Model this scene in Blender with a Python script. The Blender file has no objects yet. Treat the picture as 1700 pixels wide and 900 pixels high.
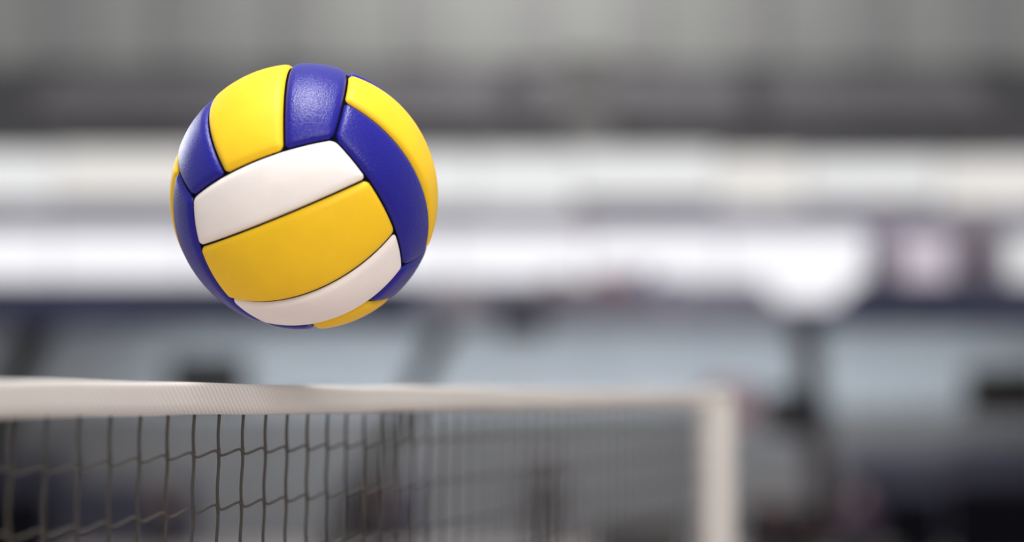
import bpy, bmesh, math, random
from mathutils import Vector, Matrix

# ------------------------------------------------------------------ camera, world, lights
S = bpy.context.scene
COL = S.collection
IMG_W, IMG_H = 1700.0, 900.0
FPX = 3271.0                       # focal length in pixels of the 1700 wide frame
HORIZON = 660.0
CAM = Vector((0.0, 0.0, 2.419))
PITCH = math.atan((HORIZON - 450.0) / FPX)
FOCUS = 1.515
APERTURE = 0.041                  # entrance pupil diameter in metres

cam_d = bpy.data.cameras.new('camera')
cam_d.sensor_width = 36.0
cam_d.lens = FPX / IMG_W * 36.0
cam_d.clip_start = 0.02
cam_d.clip_end = 300
cam_d.dof.use_dof = True
cam_d.dof.focus_distance = FOCUS
cam_d.dof.aperture_fstop = cam_d.lens / 1000.0 / APERTURE
cam = bpy.data.objects.new('camera', cam_d)
cam.location = CAM
cam.rotation_euler = (math.pi / 2 + PITCH, 0, 0)
COL.objects.link(cam)
S.camera = cam
CR = cam.rotation_euler.to_matrix()

world = bpy.data.worlds.new('hall_air')
S.world = world
world.use_nodes = True
bgn = world.node_tree.nodes['Background']
bgn.inputs['Color'].default_value = (0.97, 0.985, 1.0, 1)
bgn.inputs['Strength'].default_value = 0.62


def area(name, loc, target, size, power, color=(1, 1, 1)):
    d = bpy.data.lights.new(name, 'AREA')
    d.shape = 'DISK'
    d.size = size
    d.energy = power
    d.color = color
    o = bpy.data.objects.new(name, d)
    o.location = loc
    o.rotation_euler = (Vector(target) - Vector(loc)).to_track_quat('-Z', 'Y').to_euler()
    COL.objects.link(o)
    return o


area('court_lamp', (-0.05, 1.25, 6.6), (-0.16, 1.56, 2.6), 1.4, 215, (1.0, 0.985, 0.96))
area('camera_side_lamp', (2.3, -4.2, 6.0), (-0.16, 1.56, 2.6), 3.0, 280, (1.0, 0.97, 0.94))
area('hall_side_lamp', (-2.95, 5.8, 4.0), (-0.16, 1.56, 2.6), 1.3, 40, (0.97, 0.98, 1.0))
area('stand_falloff_fill', (0.5, 31.5, 14.2), (0.5, 36.0, 9.0), 1.5, 540, (1.0, 0.99, 0.97))  # added light whose falloff imitates lens vignetting on the upper wall

vs = S.view_settings
vs.view_transform = 'Standard'
vs.look = 'None'
vs.exposure = 0.0
vs.gamma = 1.0
vs.use_curve_mapping = False
S.cycles.use_denoising = True


# ------------------------------------------------------------------ helpers
def at(px, py, Y):
    """world point at world depth Y that lies in the direction of photo pixel (px, py)"""
    v = CR @ Vector(((px - 850.0) / FPX, -(py - 450.0) / FPX, -1.0))
    return CAM + v * (Y / v.y)


def srgb(r, g, b):
    def f(c):
        c /= 255.0
        return c / 12.92 if c <= 0.04045 else ((c + 0.055) / 1.055) ** 2.4
    return (f(r), f(g), f(b))


def mat(name, col, rough=0.6, var=0.08, scale=6.0, bump=0.0, bscale=40.0, metal=0.0, emit=0.0, spec=0.5, bdist=0.01, led=False):
    m = bpy.data.materials.new(name)
    m.use_nodes = True
    nt = m.node_tree
    p = nt.nodes['Principled BSDF']
    p.inputs['Roughness'].default_value = rough
    p.inputs['Metallic'].default_value = metal
    p.inputs['Specular IOR Level'].default_value = spec
    tc = nt.nodes.new('ShaderNodeTexCoord')
    nz = nt.nodes.new('ShaderNodeTexNoise')
    nz.inputs['Scale'].default_value = scale
    nz.inputs['Detail'].default_value = 4
    nt.links.new(tc.outputs['Object'], nz.inputs['Vector'])
    rp = nt.nodes.new('ShaderNodeValToRGB')
    rp.color_ramp.elements[0].position = 0.3
    rp.color_ramp.elements[1].position = 0.7
    rp.color_ramp.elements[0].color = tuple(c * (1 - var) for c in col) + (1,)
    rp.color_ramp.elements[1].color = tuple(min(1, c * (1 + var)) for c in col) + (1,)
    nt.links.new(nz.outputs['Fac'], rp.inputs['Fac'])
    if led:
        p.inputs['Base Color'].default_value = (0.04, 0.04, 0.045, 1)
    else:
        nt.links.new(rp.outputs['Color'], p.inputs['Base Color'])
    if emit > 0:
        nt.links.new(rp.outputs['Color'], p.inputs['Emission Color'])
        p.inputs['Emission Strength'].default_value = emit
    if bump > 0:
        n2 = nt.nodes.new('ShaderNodeTexNoise')
        n2.inputs['Scale'].default_value = bscale
        n2.inputs['Detail'].default_value = 3
        nt.links.new(tc.outputs['Object'], n2.inputs['Vector'])
        bp = nt.nodes.new('ShaderNodeBump')
        bp.inputs['Strength'].default_value = bump
        bp.inputs['Distance'].default_value = bdist
        nt.links.new(n2.outputs['Fac'], bp.inputs['Height'])
        nt.links.new(bp.outputs['Normal'], p.inputs['Normal'])
    return m


def tag(o, label=None, cat=None, group=None, kind=None):
    if label:
        o['label'] = label
    if cat:
        o['category'] = cat
    if group:
        o['group'] = group
    if kind:
        o['kind'] = kind
    return o


def empty(name, loc, rz=0.0):
    o = bpy.data.objects.new(name, None)
    o.empty_display_size = 0.1
    o.location = loc
    o.rotation_euler = (0, 0, rz)
    COL.objects.link(o)
    return o


def link(name, me, m=None, parent=None, loc=(0, 0, 0), smooth=False):
    if m is not None and not me.materials:
        me.materials.append(m)
    if smooth:
        for p in me.polygons:
            p.use_smooth = True
    o = bpy.data.objects.new(name, me)
    o.location = loc
    COL.objects.link(o)
    if parent is not None:
        o.parent = parent
    return o


def pydata(verts, faces, name='mesh'):
    me = bpy.data.meshes.new(name)
    me.from_pydata([tuple(v) for v in verts], [], faces)
    me.update()
    return me


def box_mesh(x0, x1, y0, y1, z0, z1, bevel=0.0):
    bm = bmesh.new()
    vs_ = [bm.verts.new((x, y, z)) for x in (x0, x1) for y in (y0, y1) for z in (z0, z1)]
    for f in ((0, 1, 3, 2), (4, 6, 7, 5), (0, 4, 5, 1), (2, 3, 7, 6), (0, 2, 6, 4), (1, 5, 7, 3)):
        bm.faces.new([vs_[i] for i in f])
    bmesh.ops.recalc_face_normals(bm, faces=bm.faces)
    if bevel > 0:
        bmesh.ops.bevel(bm, geom=list(bm.edges), offset=bevel, segments=2, affect='EDGES', profile=0.6)
    me = bpy.data.meshes.new('box')
    bm.to_mesh(me)
    bm.free()
    return me


def lathe(profile, seg=32):
    """closed surface of revolution about z from (radius, z) pairs, bottom to top"""
    verts, faces = [], []
    for r, z in profile:
        for i in range(seg):
            a = 2 * math.pi * i / seg
            verts.append((r * math.cos(a), r * math.sin(a), z))
    n = len(profile)
    for k in range(n - 1):
        for i in range(seg):
            j = (i + 1) % seg
            faces.append((k * seg + i, k * seg + j, (k + 1) * seg + j, (k + 1) * seg + i))
    faces.append(tuple(range(seg))[::-1])
    faces.append(tuple((n - 1) * seg + i for i in range(seg)))
    return pydata(verts, faces)


def tube(points, radius, seg=8):
    """round cord along a polyline; radius is a number or a list of one per point"""
    pts = [Vector(p) for p in points]
    rad = radius if isinstance(radius, (list, tuple)) else [radius] * len(pts)
    verts, faces = [], []
    up = Vector((0, 1, 0))
    for i, p in enumerate(pts):
        t = (pts[min(i + 1, len(pts) - 1)] - pts[max(i - 1, 0)]).normalized()
        if abs(t.dot(up)) > 0.95:
            up = Vector((1, 0, 0)) if abs(t.x) < 0.9 else Vector((0, 0, 1))
        a = t.cross(up).normalized()
        b = t.cross(a).normalized()
        for k in range(seg):
            an = 2 * math.pi * k / seg
            verts.append(p + (a * math.cos(an) + b * math.sin(an)) * rad[i])
    for i in range(len(pts) - 1):
        for k in range(seg):
            j = (k + 1) % seg
            faces.append((i * seg + k, i * seg + j, (i + 1) * seg + j, (i + 1) * seg + k))
    faces.append(tuple(range(seg)))
    faces.append(tuple((len(pts) - 1) * seg + k for k in range(seg))[::-1])
    me = pydata(verts, faces)
    bm = bmesh.new()
    bm.from_mesh(me)
    bmesh.ops.recalc_face_normals(bm, faces=bm.faces)
    bm.to_mesh(me)
    bm.free()
    return me


def ellipsoid(cx, cy, cz, rx, ry, rz, seg=12, rings=8):
    bm = bmesh.new()
    bmesh.ops.create_uvsphere(bm, u_segments=seg, v_segments=rings, radius=1.0)
    for v in bm.verts:
        v.co = Vector((cx + v.co.x * rx, cy + v.co.y * ry, cz + v.co.z * rz))
    me = bpy.data.meshes.new('ellipsoid')
    bm.to_mesh(me)
    bm.free()
    return me


ORD = ['first', 'second', 'third', 'fourth', 'fifth', 'sixth', 'seventh', 'eighth', 'ninth', 'tenth', 'eleventh', 'twelfth']

# ------------------------------------------------------------------ materials of the hall
M = {}
FILL_STRENGTH = 27.0
M['court'] = mat('court_floor', (0.62, 0.52, 0.485), 0.45, 0.06, 0.6)
M['pale_wall'] = mat('pale_wall_paint', (0.50, 0.56, 0.61), 0.75, 0.05, 0.5)
M['dado'] = mat('grey_dado_paint', (0.22, 0.225, 0.235), 0.7, 0.08, 0.7)
M['upper_wall'] = mat('upper_wall_concrete', (0.335, 0.34, 0.325), 0.85, 0.06, 0.25)
M['pilaster'] = mat('pilaster_concrete', (0.30, 0.295, 0.295), 0.85, 0.06, 0.4)
M['navy'] = mat('navy_steel', (0.036, 0.040, 0.095), 0.6, 0.25, 0.4)
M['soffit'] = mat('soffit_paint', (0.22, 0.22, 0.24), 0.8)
M['ledge'] = mat('lilac_grey_concrete', (0.44, 0.42, 0.50), 0.8, 0.12, 0.5)
M['gallery'] = mat('dark_gallery_concrete', (0.115, 0.11, 0.117), 0.85, 0.12, 0.4, spec=0.2)
M['bench'] = mat('dark_bench_wood', (0.19, 0.18, 0.19), 0.6, 0.15, 2.0)
M['brown_steel'] = mat('brown_black_steel', (0.035, 0.026, 0.02), 0.55, 0.2, 2.0)
M['black'] = mat('black_plastic', (0.006, 0.005, 0.004), 0.7, 0.2, 8.0, spec=0.1)
M['grille'] = mat('speaker_grille', (0.010, 0.0085, 0.007), 0.8, 0.3, 120.0, 0.4, 160, spec=0.1)
M['steel'] = mat('grey_steel', (0.35, 0.35, 0.36), 0.35, 0.1, 9.0, metal=0.8)
M['board_frame'] = mat('board_frame', (0.75, 0.75, 0.77), 0.4, 0.05)
M['lit_white'] = mat('lit_board_white', (0.95, 0.95, 1.0), 0.5, 0.03, 0.5, emit=1.02, led=True)
M['lit_soft'] = mat('lit_board_soft_white', (0.94, 0.945, 0.94), 0.5, 0.04, 0.5, emit=0.86, led=True)
M['lit_warm'] = mat('lit_board_warm_white', (0.95, 0.92, 0.88), 0.5, 0.04, 0.5, emit=0.84, led=True)

# ------------------------------------------------------------------ the setting
o = link('floor', box_mesh(-20, 20, -14, 45, -0.2, 0.0), M['court'])
tag(o, kind='structure', label='warm sanded court floor of the sports hall', cat='floor')

YW = 32.0                                              # wall below the balcony
zb = at(850, 665, YW).z
o = link('wall_back', box_mesh(-16, 16, YW, YW + 0.3, 0.0, 4.6), M['pale_wall'])
tag(o, kind='structure', label='pale blue-grey wall under the balcony', cat='wall')
d = link('dado', box_mesh(-16, 16, YW - 0.06, YW, 0.0, zb - 0.12), M['dado'], o)
k = 0
x = -15.0
while x < 15.5:                                        # joint battens of the pale wall panels
    link('joint_batten', box_mesh(x - 0.02, x + 0.02, YW - 0.05, YW, zb - 0.12, 4.2), M['pale_wall'], o)
    x += 1.5

YB = 29.0                                              # balcony front
z_s0, z_s1 = at(850, 541, YB).z, at(850, 468, YB).z
bal = empty('trim_1', (0, YB, z_s0))
tag(bal, kind='structure', label='navy and grey-blue edge beam along the balcony', cat='beam')
M['greyblue'] = mat('grey_blue_steel', (0.27, 0.27, 0.34), 0.6, 0.2, 0.6)
for px0, px1, m_, lb in ((-800, 690, M['navy'], 'dark navy beam casing'), (690, 1300, M['greyblue'], 'grey-blue beam casing'), (1300, 2500, M['navy'], 'dark navy beam casing')):
    q = link('beam_casing', box_mesh(at(px0, 500, YB).x, at(px1, 500, YB).x, 0, 0.35, 0, z_s1 - z_s0), m_, bal)
    q['label'] = lb
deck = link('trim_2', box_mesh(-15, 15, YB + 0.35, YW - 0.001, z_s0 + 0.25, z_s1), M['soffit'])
tag(deck, kind='structure', label='grey balcony deck above the pale wall', cat='deck')

YL = 31.5                                              # parapet behind the balcony spectators
z_l0, z_l1 = z_s1, at(850, 343, YL).z
o = link('wall_middle', box_mesh(-15, 15, YL, YL + 0.3, z_l0, z_l1), M['ledge'])
tag(o, kind='structure', label='lilac-grey parapet wall behind the balcony boards', cat='wall')
o = link('trim_3', box_mesh(-15, 15, YL + 0.3, 35.2, z_l1 - 0.3, z_l1), M['ledge'])
tag(o, kind='structure', label='flat top of the lilac-grey parapet', cat='ledge')

YG = 34.0                                              # dark gallery: stepped rows
z_g0 = at(850, 236, YG).z
gal = empty('trim_4', (0, YG, 0))
tag(gal, kind='structure', label='dark stepped gallery below the upper wall', cat='gallery')
z_g = z_g0
steps = []
for i in range(4):
    y0 = YG + 0.2 + i * 0.85
    z1 = z_g0 + i * 0.42
    link('step', box_mesh(-16, 16, y0 - YG, y0 - YG + 0.85, z_l1 - 0.3, z1), M['gallery'], gal)
    steps.append((y0, z1))
YU = steps[-1][0] + 0.85
o = link('wall_upper', box_mesh(-18, 18, YU, YU + 0.4, z_l1 - 0.3, 15.0), M['upper_wall'])
tag(o, kind='structure', label='pale grey upper wall of the hall', cat='wall')
zw = at(850, 108, YU).z
link('wainscot', box_mesh(-18, 18, YU - 0.05, YU, steps[-1][1], zw), M['gallery'], o)
for px in (110, 300, 500, 700, 890, 1060, 1250, 1440, 1640):
    xx = at(px, 60, YU).x
    link('pilaster', box_mesh(xx - 0.35, xx + 0.35, YU - 0.18, YU, zw, 14.9), M['pilaster'], o)

# low dark court barriers at the wall foot
M['barrier'] = mat('black_barrier_board', (0.006, 0.006, 0.009), 0.8, 0.2, 3.0, spec=0.05)
M['barrier_grey'] = mat('charcoal_barrier_board', (0.08, 0.073, 0.073), 0.8, 0.2, 3.0, spec=0.1)


def barrier(px0, px1, ytop, Y, m, label):
    a, b = at(px0, ytop, Y), at(px1, ytop, Y)
    r = empty('court_barrier', ((a.x + b.x) / 2, Y, 0))
    w = (b.x - a.x) / 2
    link('board', box_mesh(-w, w, -0.03, 0.03, 0.06, a.z, 0.012), m, r)
    for s in (-1, 1):
        link('foot', box_mesh(s * w * 0.8 - 0.04, s * w * 0.8 + 0.04, -0.3, 0.3, 0.0, 0.06), M['brown_steel'], r)
    link('top_rail', tube([(-w, 0, a.z), (w, 0, a.z)], 0.03, 8), m, r)
    tag(r, label, 'barrier', 'court barriers')
    return r


barrier(1395, 1565, 826, 28.0, M['barrier'], 'black barrier board low in the dark corner, nearer the post')
barrier(1572, 1760, 806, 28.0, M['barrier'], 'black barrier board at the right edge of the dark corner')
barrier(-90, 85, 822, 28.0, M['barrier'], 'black barrier board at the left edge behind the net')
M['barrier_maroon'] = mat('maroon_black_barrier_board', (0.016, 0.006, 0.010), 0.8, 0.2, 3.0, spec=0.05)
barrier(1232, 1352, 846, 28.0, M['barrier_maroon'], 'maroon-black barrier board low beside the net post')
barrier(985, 1140, 876, 28.0, M['barrier_grey'], 'charcoal barrier board seen through the net beside the post')

# padded mats on the foot of the wall
M['pad'] = mat('slate_blue_pad', (0.070, 0.070, 0.098), 0.8, 0.12, 1.2, spec=0.1)


def wall_pad(px0, px1, ytop, label):
    a_, b_ = at(px0, ytop, YW - 0.12), at(px1, ytop, YW - 0.12)
    w = (b_.x - a_.x) / 2 - 0.01
    r_ = empty('wall_pad', ((a_.x + b_.x) / 2, YW - 0.12, 0.0))
    link('cushion', box_mesh(-w, w, -0.06, 0.055, 0.03, a_.z, 0.03), M['pad'], r_)
    link('skirting', box_mesh(-w, w, -0.03, 0.055, 0.0, 0.03), M['black'], r_)
    tag(r_, label, 'wall pad', 'wall pads')


wall_pad(1400, 1580, 752, 'slate-blue wall pad under the balcony right of the brown column')
wall_pad(1580, 1780, 736, 'slate-blue wall pad at the right edge below the wide loudspeaker')
wall_pad(-60, 120, 752, 'slate-blue wall pad at the left edge behind the net')
wall_pad(120, 330, 800, 'lower slate-blue wall pad behind the seated person at the left')
wall_pad(560, 700, 800, 'slate-blue wall pad behind the net at the foot of the leaning column')

# ------------------------------------------------------------------ boards on the balcony and parapet
def board(px0, px1, py0, py1, Y, m, label, group):
    a, b = at(px0, py0, Y), at(px1, py1, Y)
    z0, z1 = min(a.z, b.z), max(a.z, b.z)
    w = (b.x - a.x) / 2 - 0.010
    r = empty('advertising_board', ((a.x + b.x) / 2, Y, z0))
    h = z1 - z0
    link('panel', box_mesh(-w + 0.012, w - 0.012, -0.05, 0.05, 0.012, h - 0.012, 0.006), m, r)
    link('frame', box_mesh(-w, w, -0.04, 0.06, 0.0, 0.012), M['board_frame'], r)
    link('frame', box_mesh(-w, w, -0.04, 0.06, h - 0.012, h), M['board_frame'], r)
    for s in (-1, 1):
        link('frame', box_mesh(s * (w - 0.006) - 0.006, s * (w - 0.006) + 0.006, -0.04, 0.06, 0.012, h - 0.012), M['board_frame'], r)
    tag(r, label, 'board', group)
    return r


xs = [-130, 90, 310, 530, 752, 975, 1200, 1440]
for i in range(len(xs) - 1):
    board(xs[i], xs[i + 1], 384, 467.5, YB + 0.1, M['lit_white'],
          'bright blank white lit board, %s from the left along the balcony edge' % ORD[i], 'lit boards on the balcony edge')
M['lilac_glow'] = mat('added_lilac_glow', (0.90, 0.80, 0.92), 0.5, 0.05, 0.5, emit=0.66, led=True)  # added glowing panel brightening the dark gap, standing in for a lilac-clad spectator
board(1492, 1578, 390, 467.5, YB + 0.1, M['lilac_glow'], 'added dim lilac glow panel between the two seated spectators on the balcony edge', 'lit boards on the balcony edge')
board(1672, 1800, 392, 467.5, YB + 0.1, M['lit_soft'], 'short pale board on the balcony edge right of the standing spectators', 'lit boards on the balcony edge')

xs2 = [-140, 95, 330, 560, 790, 955, 1190, 1335, 1560, 1790]
for i in range(len(xs2) - 1):
    low = [334, 330, 334, 340, 343, 328, 340, 330, 343][i]
    hi = [252, 248, 252, 252, 252, 250, 258, 262, 262][i]
    b_ = board(xs2[i], xs2[i + 1], hi, low, YG - 0.25, M['lit_warm'] if i in (1, 6, 8) else M['lit_soft'],
               'soft white lit board, %s from the left in the upper row below the dark gallery' % ORD[i], 'lit boards of the upper row')
    for s in (-0.6, 0.6):
        zb_ = b_.location.z
        link('bracket', box_mesh(s - 0.03, s + 0.03, 0.06, 0.14, z_l1 - zb_, 0.25), M['steel'], b_)

# ------------------------------------------------------------------ long benches of the gallery
def bench_mesh_set():
    return (box_mesh(-1.95, 1.95, -0.16, 0.16, 0.40, 0.45, 0.008), box_mesh(-1.95, 1.95, 0.17, 0.20, 0.55, 0.80, 0.008),
            box_mesh(-0.03, 0.03, -0.14, 0.2, 0.0, 0.40), box_mesh(-0.02, 0.02, 0.2, 0.24, 0.0, 0.80))


bs = bench_mesh_set()
ROWN = ['lowest', 'middle', 'top']
BAY = ['far left', 'left centre', 'right centre', 'far right']
for i in range(3):
    y0, z1 = steps[i]
    for j, xx in enumerate((-6.6, -2.2, 2.2, 6.6)):
        r = empty('gallery_bench', (xx, y0 + 0.5, z1))
        link('seat_plank', bs[0], M['bench'], r)
        link('back_plank', bs[1], M['bench'], r)
        for s in (-1.6, 0, 1.6):
            link('leg', bs[2], M['brown_steel'], r, (s, 0, 0))
            link('back_post', bs[3], M['brown_steel'], r, (s, 0, 0))
        tag(r, 'long dark bench in the %s row of the gallery, %s bay' % (ROWN[i], BAY[j]), 'bench', 'gallery benches')

# a pale pier in the dark gallery
a = at(975, 190, YG + 0.1)
zt = at(975, 100, YG + 0.1).z
r = empty('gallery_pier', (a.x, YG + 0.02, z_l1))
M['pier'] = mat('pale_pier_concrete', (0.15, 0.145, 0.14), 0.8, 0.06, 1.0)
link('shaft', box_mesh(-0.42, 0.42, 0.0, 0.17, 0.0, zt - z_l1, 0.02), M['pier'], r)
link('capstone', box_mesh(-0.48, 0.48, -0.03, 0.17, zt - z_l1, zt - z_l1 + 0.1, 0.02), M['pier'], r)
tag(r, 'pale concrete pier standing up through the dark gallery', 'pier')

# ------------------------------------------------------------------ raking steel columns below the balcony
M['mauve_steel'] = mat('mauve_brown_steel', (0.085, 0.06, 0.058), 0.7, 0.2, 1.5, spec=0.2)
M['warm_steel'] = mat('warm_brown_steel', (0.034, 0.027, 0.02), 0.7, 0.2, 1.5, spec=0.2)
M['near_black'] = mat('near_black_steel', (0.012, 0.012, 0.013), 0.7, 0.2, 1.5, spec=0.2)


def column(p_top, p_bot, Y, w, label, cm):
    """I-section steel column leaning in the plane of the balcony"""
    t = at(p_top[0], p_top[1], Y)
    b = at(p_bot[0], p_bot[1], Y)
    dx = (t.x - b.x) / (t.z - b.z)
    zt_ = z_s0
    xt = b.x + dx * (zt_ - b.z)
    x0 = b.x - dx * b.z
    r = empty('support_column', (x0, Y, 0))
    H = zt_ - 0.05

    def slab(u0, u1, v0, v1, z0, z1):
        me = box_mesh(u0, u1, v0, v1, z0, z1)
        for v in me.vertices:
            v.co.x += dx * v.co.z
        return me
    link('flange', slab(-w, -w + 0.05, -0.15, 0.15, 0.05, H), cm, r)
    link('flange', slab(w - 0.05, w, -0.15, 0.15, 0.05, H), cm, r)
    link('web', slab(-w + 0.05, w - 0.05, -0.03, 0.03, 0.05, H), cm, r)
    link('base_plate', box_mesh(-w - 0.12, w + 0.12, -0.25, 0.25, 0.0, 0.05), cm, r)
    hx = dx * (H + 0.025)
    link('head_plate', box_mesh(hx - w - 0.1, hx + w + 0.1, -0.2, 0.2, H, zt_), cm, r)
    tag(r, label, 'column', 'columns under the balcony')
    return r


column((77, 520), (22, 640), YB + 0.6, 0.22, 'dark leaning steel column at the left edge under the balcony', M['near_black'])
column((752, 520), (692, 640), YB + 0.6, 0.17, 'dark leaning steel column just right of and below the ball', M['warm_steel'])
column((1336, 540), (1362, 800), YB + 0.6, 0.17, 'brown steel column under the balcony, to the right of the net post', M['mauve_steel'])

# ------------------------------------------------------------------ unseen fill lights added under the deck to brighten the pale wall
M['fill_glow'] = mat('fill_light_glow', (0.93, 0.97, 1.0), 0.5, 0.0, 1.0, emit=FILL_STRENGTH, led=True)
for i, xx in enumerate((-4.6, -2.3, 0.0, 2.3, 4.6, 6.9)):
    r = empty('fill_light', (xx, YB + 1.3, z_s0 + 0.25))
    link('housing', box_mesh(-1.0, 1.0, -0.11, 0.11, -0.07, 0.0, 0.01), M['board_frame'], r)
    link('diffuser', box_mesh(-0.97, 0.97, -0.09, 0.09, -0.10, -0.07, 0.008), M['fill_glow'], r)
    tag(r, 'added white fill light hidden under the balcony deck, %s from the left' % ORD[i], 'light', 'added fill lights under the balcony')

# ------------------------------------------------------------------ loudspeakers
def loudspeaker(px, py, Y, w, h, label, m=None, mount='hang'):
    c = at(px, py, Y)
    r = empty('loudspeaker', (c.x, Y, c.z - h / 2))
    link('cabinet', box_mesh(-w / 2, w / 2, -0.2, 0.2, 0, h, 0.03), m or M['black'], r)
    link('grille', box_mesh(-w / 2 + 0.05, w / 2 - 0.05, -0.225, -0.2, 0.05, h - 0.05, 0.01), m or M['grille'], r)
    for s in (-1, 1):
        q = link('cone', lathe([(h * 0.33, 0.0), (h * 0.33, 0.02), (h * 0.28, 0.025), (h * 0.10, 0.008), (h * 0.06, 0.014)], 24), M['grille'], r)
        q.rotation_euler = (math.pi / 2, 0, 0)
        q.location = (s * w / 4, -0.222, h / 2)
    top = z_s0 if Y < YB + 0.3 else z_s0 + 0.25
    if mount == 'hang':
        for s in (-1, 1):
            link('hanging_rod', tube([(s * w * 0.35, 0, h - 0.01), (s * w * 0.35, 0, top - (c.z - h / 2))], 0.012, 6), M['steel'], r)
    else:
        link('wall_bracket', box_mesh(-0.08, 0.08, 0.2, 0.26, h * 0.3, h * 0.7), M['steel'], r)
    tag(r, label, 'loudspeaker', 'loudspeakers on the balcony')
    return r


M['brown_box'] = mat('brown_black_cabinet', (0.020, 0.017, 0.013), 0.8, 0.2, 6.0, spec=0.1)
loudspeaker(345, 630, YB + 0.2, 1.15, 0.62, 'brown-black loudspeaker hanging under the balcony just above the net tape', M['brown_box'])
loudspeaker(1670, 650, YB + 0.2, 1.15, 0.64, 'wide brown-black loudspeaker hanging under the balcony at the right edge', M['brown_box'])
M['navy_box'] = mat('blue_black_cabinet', (0.012, 0.011, 0.026), 0.5, 0.2, 6.0)
loudspeaker(1318, 684, YB + 0.2, 0.9, 0.62, 'blue-black loudspeaker fixed on the brown column beside the net post', M['navy_box'], 'bracket')
M['violet_box'] = mat('grey_violet_cabinet', (0.13, 0.12, 0.15), 0.6, 0.15, 4.0)
loudspeaker(866, 532, YB - 0.26, 0.72, 0.50, 'grey-violet loudspeaker fixed on the balcony beam right of the ball', M['violet_box'], 'bracket')
M['grille_v'] = M['violet_box']

# ------------------------------------------------------------------ cloth banners and notices
def banner(name, poly, Y, m, label, cat, wave=1.0, part='cloth', half=0.006):
    """cloth hung on the balcony edge; poly in photo pixels, first two points are its top edge"""
    P = [at(px, py, Y) for px, py in poly]
    c = sum(P, Vector()) / len(P)
    r = empty(name, (c.x, Y, min(p.z for p in P)))
    n, rows = 10, 8
    tl, tr, br, bl = P
    verts, faces = [], []
    for side in (-half, half):
        for j in range(rows + 1):
            v = j / rows
            L = tl.lerp(bl, v)
            R_ = tr.lerp(br, v)
            for i in range(n + 1):
                q = L.lerp(R_, i / n)
                wv = wave * 0.025 * math.sin(i / n * 9.0) * (0.3 + 0.7 * v)
                verts.append((q.x - r.location.x, side + wv - 0.03 - half, q.z - r.location.z))
    st = (n + 1) * (rows + 1)
    for j in range(rows):
        for i in range(n):
            a0 = j * (n + 1) + i
            faces.append((a0, a0 + n + 1, a0 + n + 2, a0 + 1))
            faces.append((st + a0, st + a0 + 1, st + a0 + n + 2, st + a0 + n + 1))
    loop = [i for i in range(n + 1)] + [j * (n + 1) + n for j in range(1, rows + 1)] + \
           [rows * (n + 1) + i for i in range(n - 1, -1, -1)] + [j * (n + 1) for j in range(rows - 1, 0, -1)]
    for q in range(len(loop)):
        a0, b0 = loop[q], loop[(q + 1) % len(loop)]
        faces.append((a0, b0, st + b0, st + a0))
    link(part, pydata(verts, faces), m, r, smooth=wave > 0)
    z_top = max(tl.z, tr.z) - r.location.z
    link('top_batten', tube([(tl.x - r.location.x, -0.03, z_top), (tr.x - r.location.x, -0.03, z_top)], 0.02, 8), M['board_frame'], r)
    tag(r, label, cat)
    return r


M['white_cloth'] = mat('white_cloth', (0.90, 0.90, 0.92), 0.85, 0.02, 3.0)
M['pink_cloth'] = mat('dusty_pink_cloth', (0.36, 0.22, 0.26), 0.85, 0.05, 3.0)
M['lilac_cloth'] = mat('lilac_cloth', (0.36, 0.34, 0.52), 0.85, 0.05, 3.0)
M['beige_cloth'] = mat('beige_cloth', (0.50, 0.46, 0.47), 0.85, 0.05, 3.0)
M['greylilac_cloth'] = mat('grey_lilac_cloth', (0.42, 0.41, 0.52), 0.85, 0.05, 3.0)
YC = YB - 0.02
banner('glowing_banner', [(1258, 462), (1426, 462), (1382, 506), (1300, 506)], YC + 0.05, M['lit_white'],  # white cloth banner; its glow is added because plain cloth stays too dim
       'tapered white cloth with added glow over the top of the brown column', 'sign', 0.0, 'glow_cloth', 0.05)
banner('hanging_banner', [(985, 452), (1052, 452), (1050, 492), (988, 492)], YC, M['pink_cloth'],
       'dusty pink cloth hung low on the white boards', 'banner')
banner('hanging_banner', [(1056, 446), (1086, 446), (1086, 488), (1056, 488)], YC, M['lilac_cloth'],
       'narrow lilac cloth beside the dusty pink one on the white boards', 'banner')
banner('hanging_banner', [(1098, 462), (1138, 462), (1136, 530), (1100, 530)], YC, M['greylilac_cloth'],
       'long pale cloth hanging down over the navy beam', 'banner')
banner('hanging_banner', [(744, 466), (796, 466), (794, 515), (748, 515)], YC, M['beige_cloth'],
       'short pale cloth hanging on the navy beam beside the ball', 'banner')
banner('hanging_banner', [(905, 458), (945, 458), (943, 488), (906, 488)], YC, M['pink_cloth'],
       'small dusty pink cloth, nearest to the ball on the white boards', 'banner')

c = at(1213, 668, YW - 0.1)
r = empty('notice_board', (c.x, YW - 0.1, c.z - 0.35))
M['mauve'] = mat('mauve_notice', (0.27, 0.17, 0.19), 0.7, 0.06, 3.0)
link('panel', box_mesh(-0.42, 0.42, -0.02, 0.035, 0, 0.7, 0.006), M['mauve'], r)
link('frame', box_mesh(-0.45, 0.45, -0.03, 0.035, 0.7, 0.74), M['board_frame'], r)
link('frame', box_mesh(-0.45, 0.45, -0.03, 0.035, -0.04, 0.0), M['board_frame'], r)
tag(r, 'mauve notice board on the pale wall just right of the net post', 'notice board')

# ------------------------------------------------------------------ people far behind the net
M['skin'] = mat('skin', (0.52, 0.33, 0.25), 0.55, 0.05, 8.0)
M['eye'] = mat('eye_dark', (0.02, 0.015, 0.012), 0.3, 0.0)
M['lip'] = mat('lip', (0.35, 0.14, 0.12), 0.5, 0.0)


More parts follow.
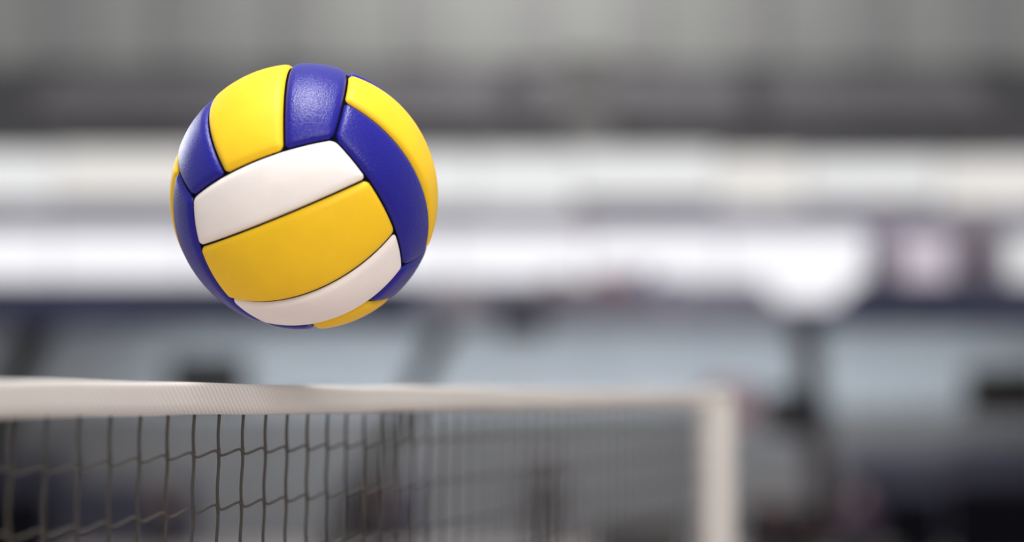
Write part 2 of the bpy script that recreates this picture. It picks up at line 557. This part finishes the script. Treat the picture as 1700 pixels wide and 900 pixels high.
def person(loc, rz, top_m, leg_m, hair_m, label, pose='stand'):
    V, E, Rr = [], [], []

    def add(co, r, par=None):
        V.append(co)
        Rr.append(r if isinstance(r, tuple) else (r, r))
        if par is not None:
            E.append((par, len(V) - 1))
        return len(V) - 1
    dz = 0.0 if pose == 'stand' else -0.47
    pel = add((0, 0, 0.95 + dz), (0.15, 0.11))
    wai = add((0, 0, 1.10 + dz), (0.135, 0.10), pel)
    che = add((0, 0.01, 1.28 + dz), (0.165, 0.12), wai)
    shd = add((0, 0.01, 1.42 + dz), (0.12, 0.085), che)
    nk = add((0, 0.0, 1.50 + dz), (0.052, 0.055), shd)
    h0 = add((0, -0.015, 1.565 + dz), (0.066, 0.078), nk)
    h1 = add((0, -0.015, 1.65 + dz), (0.078, 0.098), h0)
    add((0, -0.005, 1.715 + dz), (0.062, 0.078), h1)
    for s in (-1, 1):
        sh = add((s * 0.19, 0.01, 1.41 + dz), 0.06, shd)
        if pose == 'stand':
            el = add((s * 0.25, 0.02, 1.13 + dz), 0.044, sh)
            wr = add((s * 0.26, -0.05, 0.89 + dz), 0.03, el)
            fd = Vector((0, -0.15, -0.99))
        else:
            el = add((s * 0.25, -0.03, 1.13 + dz), 0.044, sh)
            wr = add((s * 0.17, -0.27, 1.06 + dz), 0.03, el)
            fd = Vector((-s * 0.1, -0.95, -0.28))
        w0 = Vector(V[wr])
        fd.normalize()
        pm = add(tuple(w0 + fd * 0.075), (0.024, 0.036), wr)
        p0 = Vector(V[pm])
        side = Vector((0, 1, 0)) if pose == 'stand' else Vector((1, 0, 0))
        cur = Vector((-s, 0, 0)) if pose == 'stand' else Vector((0, 0, -1))
        for q, ln in enumerate((0.062, 0.075, 0.08, 0.07)):       # four fingers, slightly curled
            b = p0 + side * (q - 1.5) * 0.021 * (-1 if pose == 'stand' else s) + fd * 0.02
            k1 = add(tuple(b), 0.0095, pm)
            k2 = add(tuple(b + fd * ln * 0.55), 0.0085, k1)
            add(tuple(b + fd * ln * 0.95 + cur * 0.022), 0.0075, k2)
        tb = w0 + fd * 0.035 + (side * -0.03 if pose == 'stand' else Vector((-s * 0.03, 0, 0)))
        t1 = add(tuple(tb), 0.011, wr)
        add(tuple(tb + fd * 0.045 + (side * -0.022 if pose == 'stand' else Vector((-s * 0.022, 0, 0)))), 0.009, t1)
        if pose == 'stand':
            hp = add((s * 0.095, 0, 0.88), 0.095, pel)
            kn = add((s * 0.11, -0.01, 0.50), 0.062, hp)
            an = add((s * 0.115, 0.03, 0.09), 0.042, kn)
            add((s * 0.13, -0.15, 0.035), (0.042, 0.032), an)
        else:
            hp = add((s * 0.10, -0.05, 0.50), 0.092, pel)
            kn = add((s * 0.14, -0.46, 0.50), 0.065, hp)
            an = add((s * 0.14, -0.42, 0.09), 0.042, kn)
            add((s * 0.15, -0.60, 0.035), (0.042, 0.032), an)
    me = bpy.data.meshes.new('figure')
    me.from_pydata(V, E, [])
    tmp = bpy.data.objects.new('figure', me)
    COL.objects.link(tmp)
    tmp.modifiers.new('skin', 'SKIN').use_smooth_shade = True
    sv = me.skin_vertices[0].data
    for i, r_ in enumerate(Rr):
        sv[i].radius = r_
        sv[i].use_root = (i == 0)
    ss = tmp.modifiers.new('subdivision', 'SUBSURF')
    ss.levels = 2
    ss.render_levels = 2
    dg = bpy.context.evaluated_depsgraph_get()
    dg.update()
    body_me = bpy.data.meshes.new_from_object(tmp.evaluated_get(dg))
    bpy.data.objects.remove(tmp)
    zmin = min(v.co.z for v in body_me.vertices)
    body_me.materials.clear()
    for m_ in (M['skin'], top_m, leg_m, M['black']):
        body_me.materials.append(m_)
    zp = 0.97 + dz
    for p in body_me.polygons:
        c_ = p.center
        p.use_smooth = True
        arm = abs(c_.x) > 0.21 or (pose != 'stand' and c_.y < -0.2 and c_.z > 0.59)
        low = c_.z < zp and not arm if pose == 'stand' else c_.z < 0.585 and not arm
        if c_.z < 0.10:
            p.material_index = 3
        elif low:
            p.material_index = 2
        elif c_.z > 1.475 + dz:
            p.material_index = 0
        elif arm and (c_.z < 0.90 if pose == 'stand' else c_.y < -0.25):
            p.material_index = 0
        else:
            p.material_index = 1
    root = empty('person', loc, rz)
    link('body', body_me, None, root, (0, 0, -zmin))
    hz = 1.65 + dz - zmin
    # hair cap: upper, back part of a head-shaped shell
    hm = ellipsoid(0, 0.012, hz + 0.028, 0.094, 0.112, 0.105, 16, 12)
    bm = bmesh.new()
    bm.from_mesh(hm)
    bmesh.ops.delete(bm, geom=[v for v in bm.verts if v.co.z < hz - 0.055 or (v.co.y < -0.045 and v.co.z < hz + 0.05)], context='VERTS')
    bm.to_mesh(hm)
    bm.free()
    link('hair', hm, hair_m, root, smooth=True)
    for s in (-1, 1):
        link('eye', ellipsoid(s * 0.032, -0.100, hz - 0.0, 0.012, 0.008, 0.008, 8, 6), M['eye'], root, smooth=True)
        link('ear', ellipsoid(s * 0.082, 0.0, hz - 0.012, 0.010, 0.022, 0.032, 8, 6), M['skin'], root, smooth=True)
    link('nose', ellipsoid(0, -0.113, hz - 0.030, 0.013, 0.020, 0.024, 8, 6), M['skin'], root, smooth=True)
    link('mouth', ellipsoid(0, -0.093, hz - 0.068, 0.024, 0.010, 0.007, 8, 6), M['lip'], root, smooth=True)
    tag(root, label, 'person')
    return root


H_dark = mat('dark_hair', (0.012, 0.010, 0.009), 0.6, 0.2, 30)
H_brown = mat('brown_hair', (0.05, 0.028, 0.018), 0.6, 0.2, 30)
C_grey = mat('charcoal_jersey', (0.075, 0.072, 0.08), 0.8, 0.1, 6)
C_lilac = mat('lilac_jacket', (0.80, 0.74, 0.80), 0.8, 0.08, 6)
C_violetgrey = mat('grey_violet_jacket', (0.55, 0.51, 0.66), 0.8, 0.08, 6)
C_wine = mat('wine_trousers', (0.26, 0.15, 0.18), 0.8, 0.1, 6)
C_plum = mat('plum_jacket', (0.38, 0.33, 0.38), 0.8, 0.08, 6)
C_maroon = mat('dark_maroon_jacket', (0.018, 0.008, 0.012), 0.8, 0.1, 6)
C_violet = mat('violet_jacket', (0.075, 0.05, 0.10), 0.8, 0.1, 6)
C_navy = mat('navy_jacket', (0.012, 0.012, 0.022), 0.8, 0.1, 6)
C_pants = mat('dark_trousers', (0.02, 0.02, 0.024), 0.8, 0.1, 6)
C_white = mat('white_shirt', (0.8, 0.8, 0.82), 0.8, 0.05, 6)

# standing on the floor behind the net
person((at(906, 760, 25.5).x, 25.5, 0), 2.8, C_grey, C_pants, H_dark, 'person with dark hair in charcoal jersey standing behind the net, back turned')
# seated on the balcony, where no board hides them, and one head above the boards
zd = z_s1


def balcony_seat(x_, Y, label):
    r = empty('balcony_seat', (x_, Y, zd))
    link('seat', box_mesh(-0.21, 0.21, -0.18, 0.2, 0.36, 0.395, 0.01), M['gallery'], r)
    link('backrest', box_mesh(-0.21, 0.21, 0.2, 0.235, 0.42, 0.78, 0.01), M['gallery'], r)
    for sx in (-0.17, 0.17):
        for sy in (-0.15, 0.17):
            link('leg', box_mesh(sx - 0.015, sx + 0.015, sy - 0.015, sy + 0.015, 0, 0.36), M['steel'], r)
    tag(r, label, 'seat', 'balcony seats')


for px, Y, tm, hm_, lab in (
        (958, 30.4, C_plum, H_dark, 'dark-haired spectator whose head shows above the bright balcony boards'),
        (1462, 30.2, C_violetgrey, H_brown, 'spectator in grey-violet jacket seated at the right end of the bright boards'),
        (1614, 30.2, C_plum, H_dark, 'spectator in plum jacket seated left of the short pale board')):
    xq = at(px, 430, Y).x
    balcony_seat(xq, Y, 'grey balcony seat under the ' + lab.replace('spectator whose', 'spectator whose').split(' seated')[0])
    person((xq, Y, zd), 0.0, tm, C_wine, hm_, lab, 'sit')

# team benches with seated people
def team_bench(xc, Y, w, label):
    r = empty('team_bench', (xc, Y, 0))
    for k_ in range(3):
        link('seat_slat', box_mesh(-w, w, -0.17 + k_ * 0.12, -0.07 + k_ * 0.12, 0.365, 0.395, 0.006), M['bench'], r)
    for s in (-0.85, 0.85):
        link('leg', box_mesh(s * w - 0.025, s * w + 0.025, -0.16, -0.11, 0, 0.365), M['steel'], r)
        link('leg', box_mesh(s * w - 0.025, s * w + 0.025, 0.11, 0.16, 0, 0.365), M['steel'], r)
    tag(r, label, 'bench', 'team benches')


YP = 26.5
xa = at(275, 800, YP).x
team_bench(xa, YP, 0.7, 'low slatted team bench behind the left part of the net')
person((xa, YP, 0.0), 0.1, C_navy, C_pants, H_dark, 'person in navy jacket seated low behind the net, at the left', 'sit')
xa, xb = at(1283, 800, YP).x, at(1425, 800, YP).x
team_bench((xa + xb) / 2, YP, abs(xb - xa) / 2 + 0.5, 'low slatted team bench to the right of the net post')
person((xa, YP, 0.0), 0.1, C_maroon, C_pants, H_dark, 'person in dark maroon jacket seated just right of the net post', 'sit')
person((xb, YP, 0.0), -0.1, C_violet, C_pants, H_dark, 'person in violet jacket seated right of the one in maroon', 'sit')
xa = at(636, 800, YP).x
team_bench(xa, YP, 0.5, 'short slatted team bench behind the net under the ball')
person((xa, YP, 0.0), 0.0, C_navy, C_pants, H_dark, 'person in dark jacket seated behind the net below the ball', 'sit')

# ------------------------------------------------------------------ net
K = 0.031                                             # depth growth of the net per mesh, as a share of DN0
DN0 = FOCUS / (1 + K * 7.0)                           # distance of net column 0
SY = K * DN0
SX = SY * (1950.0 - 850.0) / FPX
CELL = math.hypot(SX, SY)
P0 = at(18.0, 660.0, DN0 * math.cos(PITCH) + 0.0)
NET_DIR = Vector((SX, SY, 0)).normalized()
NET_RZ = math.atan2(SY, SX)
TAPE_TOP = P0.z + 28.5 / FPX * DN0
TAPE_BOT = P0.z - 34.5 / FPX * DN0
NA, NB = -30, 48                                      # first and last mesh column
ROW = 0.0413
ROW1 = TAPE_BOT - 0.0290                              # height of the first horizontal cord
NROWS = 22


def tape_material():
    m = bpy.data.materials.new('woven_white_tape')
    m.use_nodes = True
    nt = m.node_tree
    p = nt.nodes['Principled BSDF']
    p.inputs['Roughness'].default_value = 0.8
    tc = nt.nodes.new('ShaderNodeTexCoord')
    mp = nt.nodes.new('ShaderNodeMapping')
    mp.inputs['Rotation'].default_value = (0, math.radians(45), 0)
    nt.links.new(tc.outputs['Object'], mp.inputs['Vector'])
    wv = nt.nodes.new('ShaderNodeTexWave')
    wv.wave_type = 'BANDS'
    wv.bands_direction = 'X'
    wv.inputs['Scale'].default_value = 66.0
    wv.inputs['Distortion'].default_value = 0.4
    nt.links.new(mp.outputs['Vector'], wv.inputs['Vector'])
    rp = nt.nodes.new('ShaderNodeValToRGB')
    rp.color_ramp.elements[0].color = (0.52, 0.48, 0.455, 1)
    rp.color_ramp.elements[1].color = (0.64, 0.605, 0.575, 1)
    nt.links.new(wv.outputs['Fac'], rp.inputs['Fac'])
    nz = nt.nodes.new('ShaderNodeTexNoise')
    nz.inputs['Scale'].default_value = 14
    nt.links.new(tc.outputs['Object'], nz.inputs['Vector'])
    mx = nt.nodes.new('ShaderNodeMixRGB')
    mx.blend_type = 'MULTIPLY'
    mx.inputs['Fac'].default_value = 0.12
    nt.links.new(rp.outputs['Color'], mx.inputs['Color1'])
    nt.links.new(nz.outputs['Fac'], mx.inputs['Color2'])
    nt.links.new(mx.outputs['Color'], p.inputs['Base Color'])
    bp = nt.nodes.new('ShaderNodeBump')
    bp.inputs['Strength'].default_value = 0.5
    bp.inputs['Distance'].default_value = 0.0004
    nt.links.new(wv.outputs['Fac'], bp.inputs['Height'])
    nt.links.new(bp.outputs['Normal'], p.inputs['Normal'])
    return m


M['tape'] = tape_material()
M['hem'] = mat('tape_hem', (0.66, 0.63, 0.60), 0.85, 0.04, 60)
M['cord'] = mat('brown_black_cord', (0.030, 0.025, 0.020), 0.75, 0.25, 500, 0.6, 1400, bdist=0.0006)
M['cord_thin'] = mat('thin_brown_cord', (0.038, 0.032, 0.026), 0.75, 0.25, 500, 0.6, 1400, bdist=0.0006)
M['post'] = mat('beige_white_post_paint', (0.36, 0.33, 0.31), 0.7, 0.04, 5, spec=0.2)

net = empty('volleyball_net', (P0.x, P0.y, 0), NET_RZ)
tag(net, 'net with white woven top tape and dark brown cords below the ball', 'net')
L0, L1 = NA * CELL, NB * CELL

# top tape: folded band with a rounded crest and slack along its length
prof = []
hh = TAPE_TOP - TAPE_BOT
TH = 0.0034
prof += [(-TH, 0.0), (-TH * 1.08, hh * 0.35), (-TH * 1.05, hh * 0.72)]
for i in range(9):
    a_ = math.pi - math.pi * i / 8
    prof.append((TH * 1.05 * math.cos(a_), hh - TH * 1.05 + TH * 1.05 * math.sin(a_)))
prof += [(TH * 1.05, hh * 0.72), (TH * 1.08, hh * 0.35), (TH, 0.0)]
n = 260
verts, faces = [], []
for i in range(n + 1):
    s = L0 + (L1 - L0) * i / n
    sag = 0.0005 * math.sin(s * 9.0 + 0.4) + 0.0003 * math.sin(s * 31.0)
    sway = 0.0009 * math.sin(s * 7.0)
    for (yy, zz) in prof:
        verts.append((s, -yy + sway, TAPE_BOT + zz + sag))
m_ = len(prof)
for i in range(n):
    for k in range(m_):
        j = (k + 1) % m_
        faces.append((i * m_ + k, (i + 1) * m_ + k, (i + 1) * m_ + j, i * m_ + j))
faces.append(tuple(range(m_)))
faces.append(tuple(n * m_ + k for k in range(m_))[::-1])
me = pydata(verts, faces)
bm = bmesh.new()
bm.from_mesh(me)
bmesh.ops.recalc_face_normals(bm, faces=bm.faces)
bm.to_mesh(me)
bm.free()
tape = link('top_tape', me, M['tape'], net, smooth=True)
tape['label'] = 'white woven tape along the top of the net'

Z_LOW = ROW1 - ROW * (NROWS - 1)
# vertical cords: four slightly different strands
rng = random.Random(4)
vm = []
for q in range(4):
    pts, rad = [], []
    z = TAPE_BOT + 0.004
    zz = z
    ks = 0
    steps_n = int((z - Z_LOW) / 0.0035)
    ph = q * 0.7
    for i in range(steps_n + 1):
        zz = z - (z - Z_LOW) * i / steps_n
        rrow = (ROW1 - zz) / ROW
        near = abs(rrow - round(rrow))
        knot = math.exp(-(near / 0.05) ** 2) if zz < ROW1 + 0.01 else 0
        dx = 0.0009 * math.sin(rrow * 2 * math.pi + 0.5) - 0.0010 * math.tanh((ROW1 - zz) / 0.03) + 0.0004 * math.sin(zz * 40 + ph)
        pts.append((dx - 0.0, 0.0, zz))
        rad.append(0.00128 + 0.0004 * knot)
    vm.append(tube(pts, rad, 8))
for c_ in range(NA, NB + 1):
    oo = link('vertical_cord', vm[c_ % 4], M['cord'], net, (c_ * CELL, 0.0, 0), smooth=(c_ < NA + 4))
# horizontal cords: each mesh starts low at its left knot and climbs to the right one
for r_ in range(NROWS):
    zc = ROW1 - ROW * r_
    pts = []
    amp = 0.0021 + 0.0002 * math.sin(r_ * 2.1)
    for c_ in range(NA, NB):
        for i in range(8):
            t = i / 8.0
            u = t * t * (3 - 2 * t)
            if t < 0.08:
                u = 0.5
            u2 = -amp + 2 * amp * (0.5 - 0.5 * math.cos(math.pi * min(1, max(0, (t - 0.06) / 0.88))))
            if i == 0:
                u2 = 0.0
            pts.append(((c_ + t) * CELL - 0.0010, -0.0004 - 0.0006 * math.sin(t * math.pi), zc + u2 - 0.0042 * math.exp(-((c_ + t - 1.5) / 3.2) ** 2)))
    pts.append((NB * CELL - 0.001, 0, zc))
    link('horizontal_cord', tube(pts, 0.00108, 6), M['cord_thin'], net, smooth=True)
me = box_mesh(L0, L1, -0.003, 0.003, Z_LOW - 0.024, Z_LOW + 0.002, 0.001)
link('bottom_tape', me, M['tape'], net)
me = box_mesh(L1 - 0.012, L1 + 0.012, -0.0045, 0.0045, Z_LOW - 0.02, TAPE_TOP - 0.003, 0.002)
sb = link('side_band', me, M['tape'], net)

# net post
pc = net.matrix_basis @ Vector((L1 + 0.047, 0, 0))
post = empty('net_post', (pc.x, pc.y, 0), NET_RZ)
PR = 0.0315
ptop = TAPE_TOP + 0.003
link('pole', lathe([(PR, 0.02), (PR, ptop - 0.012)], 40), M['post'], post, smooth=True)
link('cap', lathe([(PR * 1.04, ptop - 0.012), (PR * 1.04, ptop - 0.003), (PR * 0.9, ptop), (PR * 0.4, ptop + 0.002)], 40), M['post'], post, smooth=False)
link('floor_sleeve', lathe([(0.12, 0.0), (0.12, 0.012), (0.05, 0.02), (0.045, 0.06)], 40), M['steel'], post)
for zz in (TAPE_TOP - 0.014, ROW1 - ROW * 11, Z_LOW - 0.01):
    link('net_hook', tube([(-PR + 0.003, 0, zz), (-PR - 0.004, 0, zz), (-PR - 0.008, 0, zz - 0.004)], 0.002, 8), M['steel'], post)
tag(post, 'smooth beige-white round post holding the far end of the net', 'post')

# ------------------------------------------------------------------ volleyball
R = 0.105
BALL_D = FPX * R / 220.0 * 1.002
bc = at(506.0, 327.0, 1.0) - CAM
bc = CAM + bc.normalized() * BALL_D
zv = (CAM - bc).normalized()
xv = (CR @ Vector((1, 0, 0)))
xv = (xv - zv * xv.dot(zv)).normalized()
yv = zv.cross(xv)
VIEW = Matrix((xv, yv, zv)).transposed()
RB = Matrix(((0.8929, -0.4435, -0.0772), (0.3655, 0.8144, -0.4507), (0.2628, 0.3742, 0.8893)))
ball = empty('volleyball', bc)
ball.rotation_euler = (VIEW @ RB).to_euler()
tag(ball, 'blue, yellow and white leather volleyball in the air above the net', 'ball')


def leather(name, col, rough, spec=0.5, grain=0.3, sheen=0.0):
    m = bpy.data.materials.new(name)
    m.use_nodes = True
    nt = m.node_tree
    p = nt.nodes['Principled BSDF']
    p.inputs['Roughness'].default_value = rough
    p.inputs['Specular IOR Level'].default_value = spec
    tc = nt.nodes.new('ShaderNodeTexCoord')
    vo = nt.nodes.new('ShaderNodeTexVoronoi')
    vo.feature = 'SMOOTH_F1'
    vo.inputs['Scale'].default_value = 850.0
    vo.inputs['Smoothness'].default_value = 0.6
    nt.links.new(tc.outputs['Object'], vo.inputs['Vector'])
    nz = nt.nodes.new('ShaderNodeTexNoise')
    nz.inputs['Scale'].default_value = 800.0
    nz.inputs['Detail'].default_value = 3
    nt.links.new(tc.outputs['Object'], nz.inputs['Vector'])
    ad = nt.nodes.new('ShaderNodeMath')
    ad.operation = 'ADD'
    nt.links.new(vo.outputs['Distance'], ad.inputs[0])
    nt.links.new(nz.outputs['Fac'], ad.inputs[1])
    bp = nt.nodes.new('ShaderNodeBump')
    bp.inputs['Strength'].default_value = grain
    p.inputs['Sheen Weight'].default_value = sheen
    p.inputs['Sheen Roughness'].default_value = 0.35
    bp.inputs['Distance'].default_value = 0.00028
    nt.links.new(ad.outputs[0], bp.inputs['Height'])
    nt.links.new(bp.outputs['Normal'], p.inputs['Normal'])
    n3 = nt.nodes.new('ShaderNodeTexNoise')
    n3.inputs['Scale'].default_value = 30.0
    nt.links.new(tc.outputs['Object'], n3.inputs['Vector'])
    rp = nt.nodes.new('ShaderNodeValToRGB')
    rp.color_ramp.elements[0].position = 0.35
    rp.color_ramp.elements[1].position = 0.65
    rp.color_ramp.elements[0].color = tuple(c * 0.97 for c in col) + (1,)
    rp.color_ramp.elements[1].color = tuple(min(1, c * 1.03) for c in col) + (1,)
    nt.links.new(n3.outputs['Fac'], rp.inputs['Fac'])
    nt.links.new(rp.outputs['Color'], p.inputs['Base Color'])
    return m


L_white = leather('white_leather', (0.84, 0.78, 0.745), 0.55, 0.35, 0.18)
L_yellow = leather('yellow_leather', (0.86, 0.522, 0.010), 0.55, 0.3, 0.18)
L_blue = leather('blue_leather', (0.008, 0.006, 0.225), 0.34, 0.30, 0.75, 0.03)
M_seam = mat('black_seam', (0.003, 0.0035, 0.008), 0.9, 0.0, spec=0.02)

link('seam_core', ellipsoid(0, 0, 0, R - 0.0034, R - 0.0034, R - 0.0034, 96, 64), M_seam, ball, smooth=True)['label'] = 'black seams between the panels'

CUT = 0.345
AX = Vector((1, 0, 0))
AY = Vector((0, 1, 0))
AZ = Vector((0, 0, 1))
# face normal, direction along the strips, direction across them
FACES = [(AZ, AX, AY, 'W'), (-AZ, AX, AY, 'W'), (AY, AZ, AX, 'B'), (-AY, AZ, AX, 'B'), (AX, AY, AZ, 'B'), (-AX, AY, AZ, 'B')]


def samples(lo, hi, fine, nmid):
    """parameters packed near both ends"""
    e = [0.0, 0.15, 0.3, 0.5, 0.75, 1.0, 1.3, 1.65, 2.0, 2.5, 3.1, 4.0]
    a_ = [lo + fine * t for t in e]
    b_ = [hi - fine * t for t in reversed(e)]
    mid = [a_[-1] + (b_[0] - a_[-1]) * i / (nmid + 1) for i in range(1, nmid + 1)]
    return a_ + mid + b_


def panel_mesh(N, U, W, v0, v1):
    us = samples(-1.0, 1.0, 0.028, 34)
    ws = samples(v0, v1, 0.026, 14)
    gap = 0.0004                                       # half the slit between two panels
    rc = 0.0045                                         # corner radius
    wid, dep = 0.0066, 0.0044                           # roll of the edge
    nrm = [N, 0, 0]
    # plane normals of the four bounding great circles, pointing inwards
    planes = [(U + N).normalized(), (-U + N).normalized(), (W - N * v0).normalized(), (-W + N * v1).normalized()]
    verts, faces = [], []
    for w_ in ws:
        for u_ in us:
            d_ = (N + U * u_ + W * w_).normalized()
            dist = [R * math.asin(max(-1, min(1, d_.dot(q)))) - gap for q in planes]
            a_ = min(dist[0], dist[1])
            b_ = min(dist[2], dist[3])
            # signed distance to the rim with rounded corners
            if a_ < rc and b_ < rc:
                sd = rc - math.hypot(rc - a_, rc - b_)
            else:
                sd = min(a_, b_)
            if sd <= 0:
                h = -dep + sd * 1.2
            else:
                t = min(1.0, sd / wid)
                h = -dep * (1 - (1 - (1 - t) ** 2.3) ** 0.55)
            bulge = 0.0007 * (1 - math.exp(-max(0, sd) / 0.012))
            verts.append(d_ * (R + h + bulge - 0.0005))
    nu = len(us)
    flip = (U.cross(W)).dot(N) < 0
    for j in range(len(ws) - 1):
        for i in range(nu - 1):
            f = (j * nu + i, j * nu + i + 1, (j + 1) * nu + i + 1, (j + 1) * nu + i)
            faces.append(f[::-1] if flip else f)
    return pydata(verts, faces)


for (N_, U_, W_, kind) in FACES:
    for q, (v0, v1) in enumerate(((-1.0, -CUT), (-CUT, CUT), (CUT, 1.0))):
        m_ = L_yellow if q == 1 else (L_white if kind == 'W' else L_blue)
        oo = link('leather_panel', panel_mesh(N_, U_, W_, v0, v1), m_, ball, smooth=True)
        oo['label'] = ('yellow' if q == 1 else 'white' if kind == 'W' else 'blue') + ' leather panel'
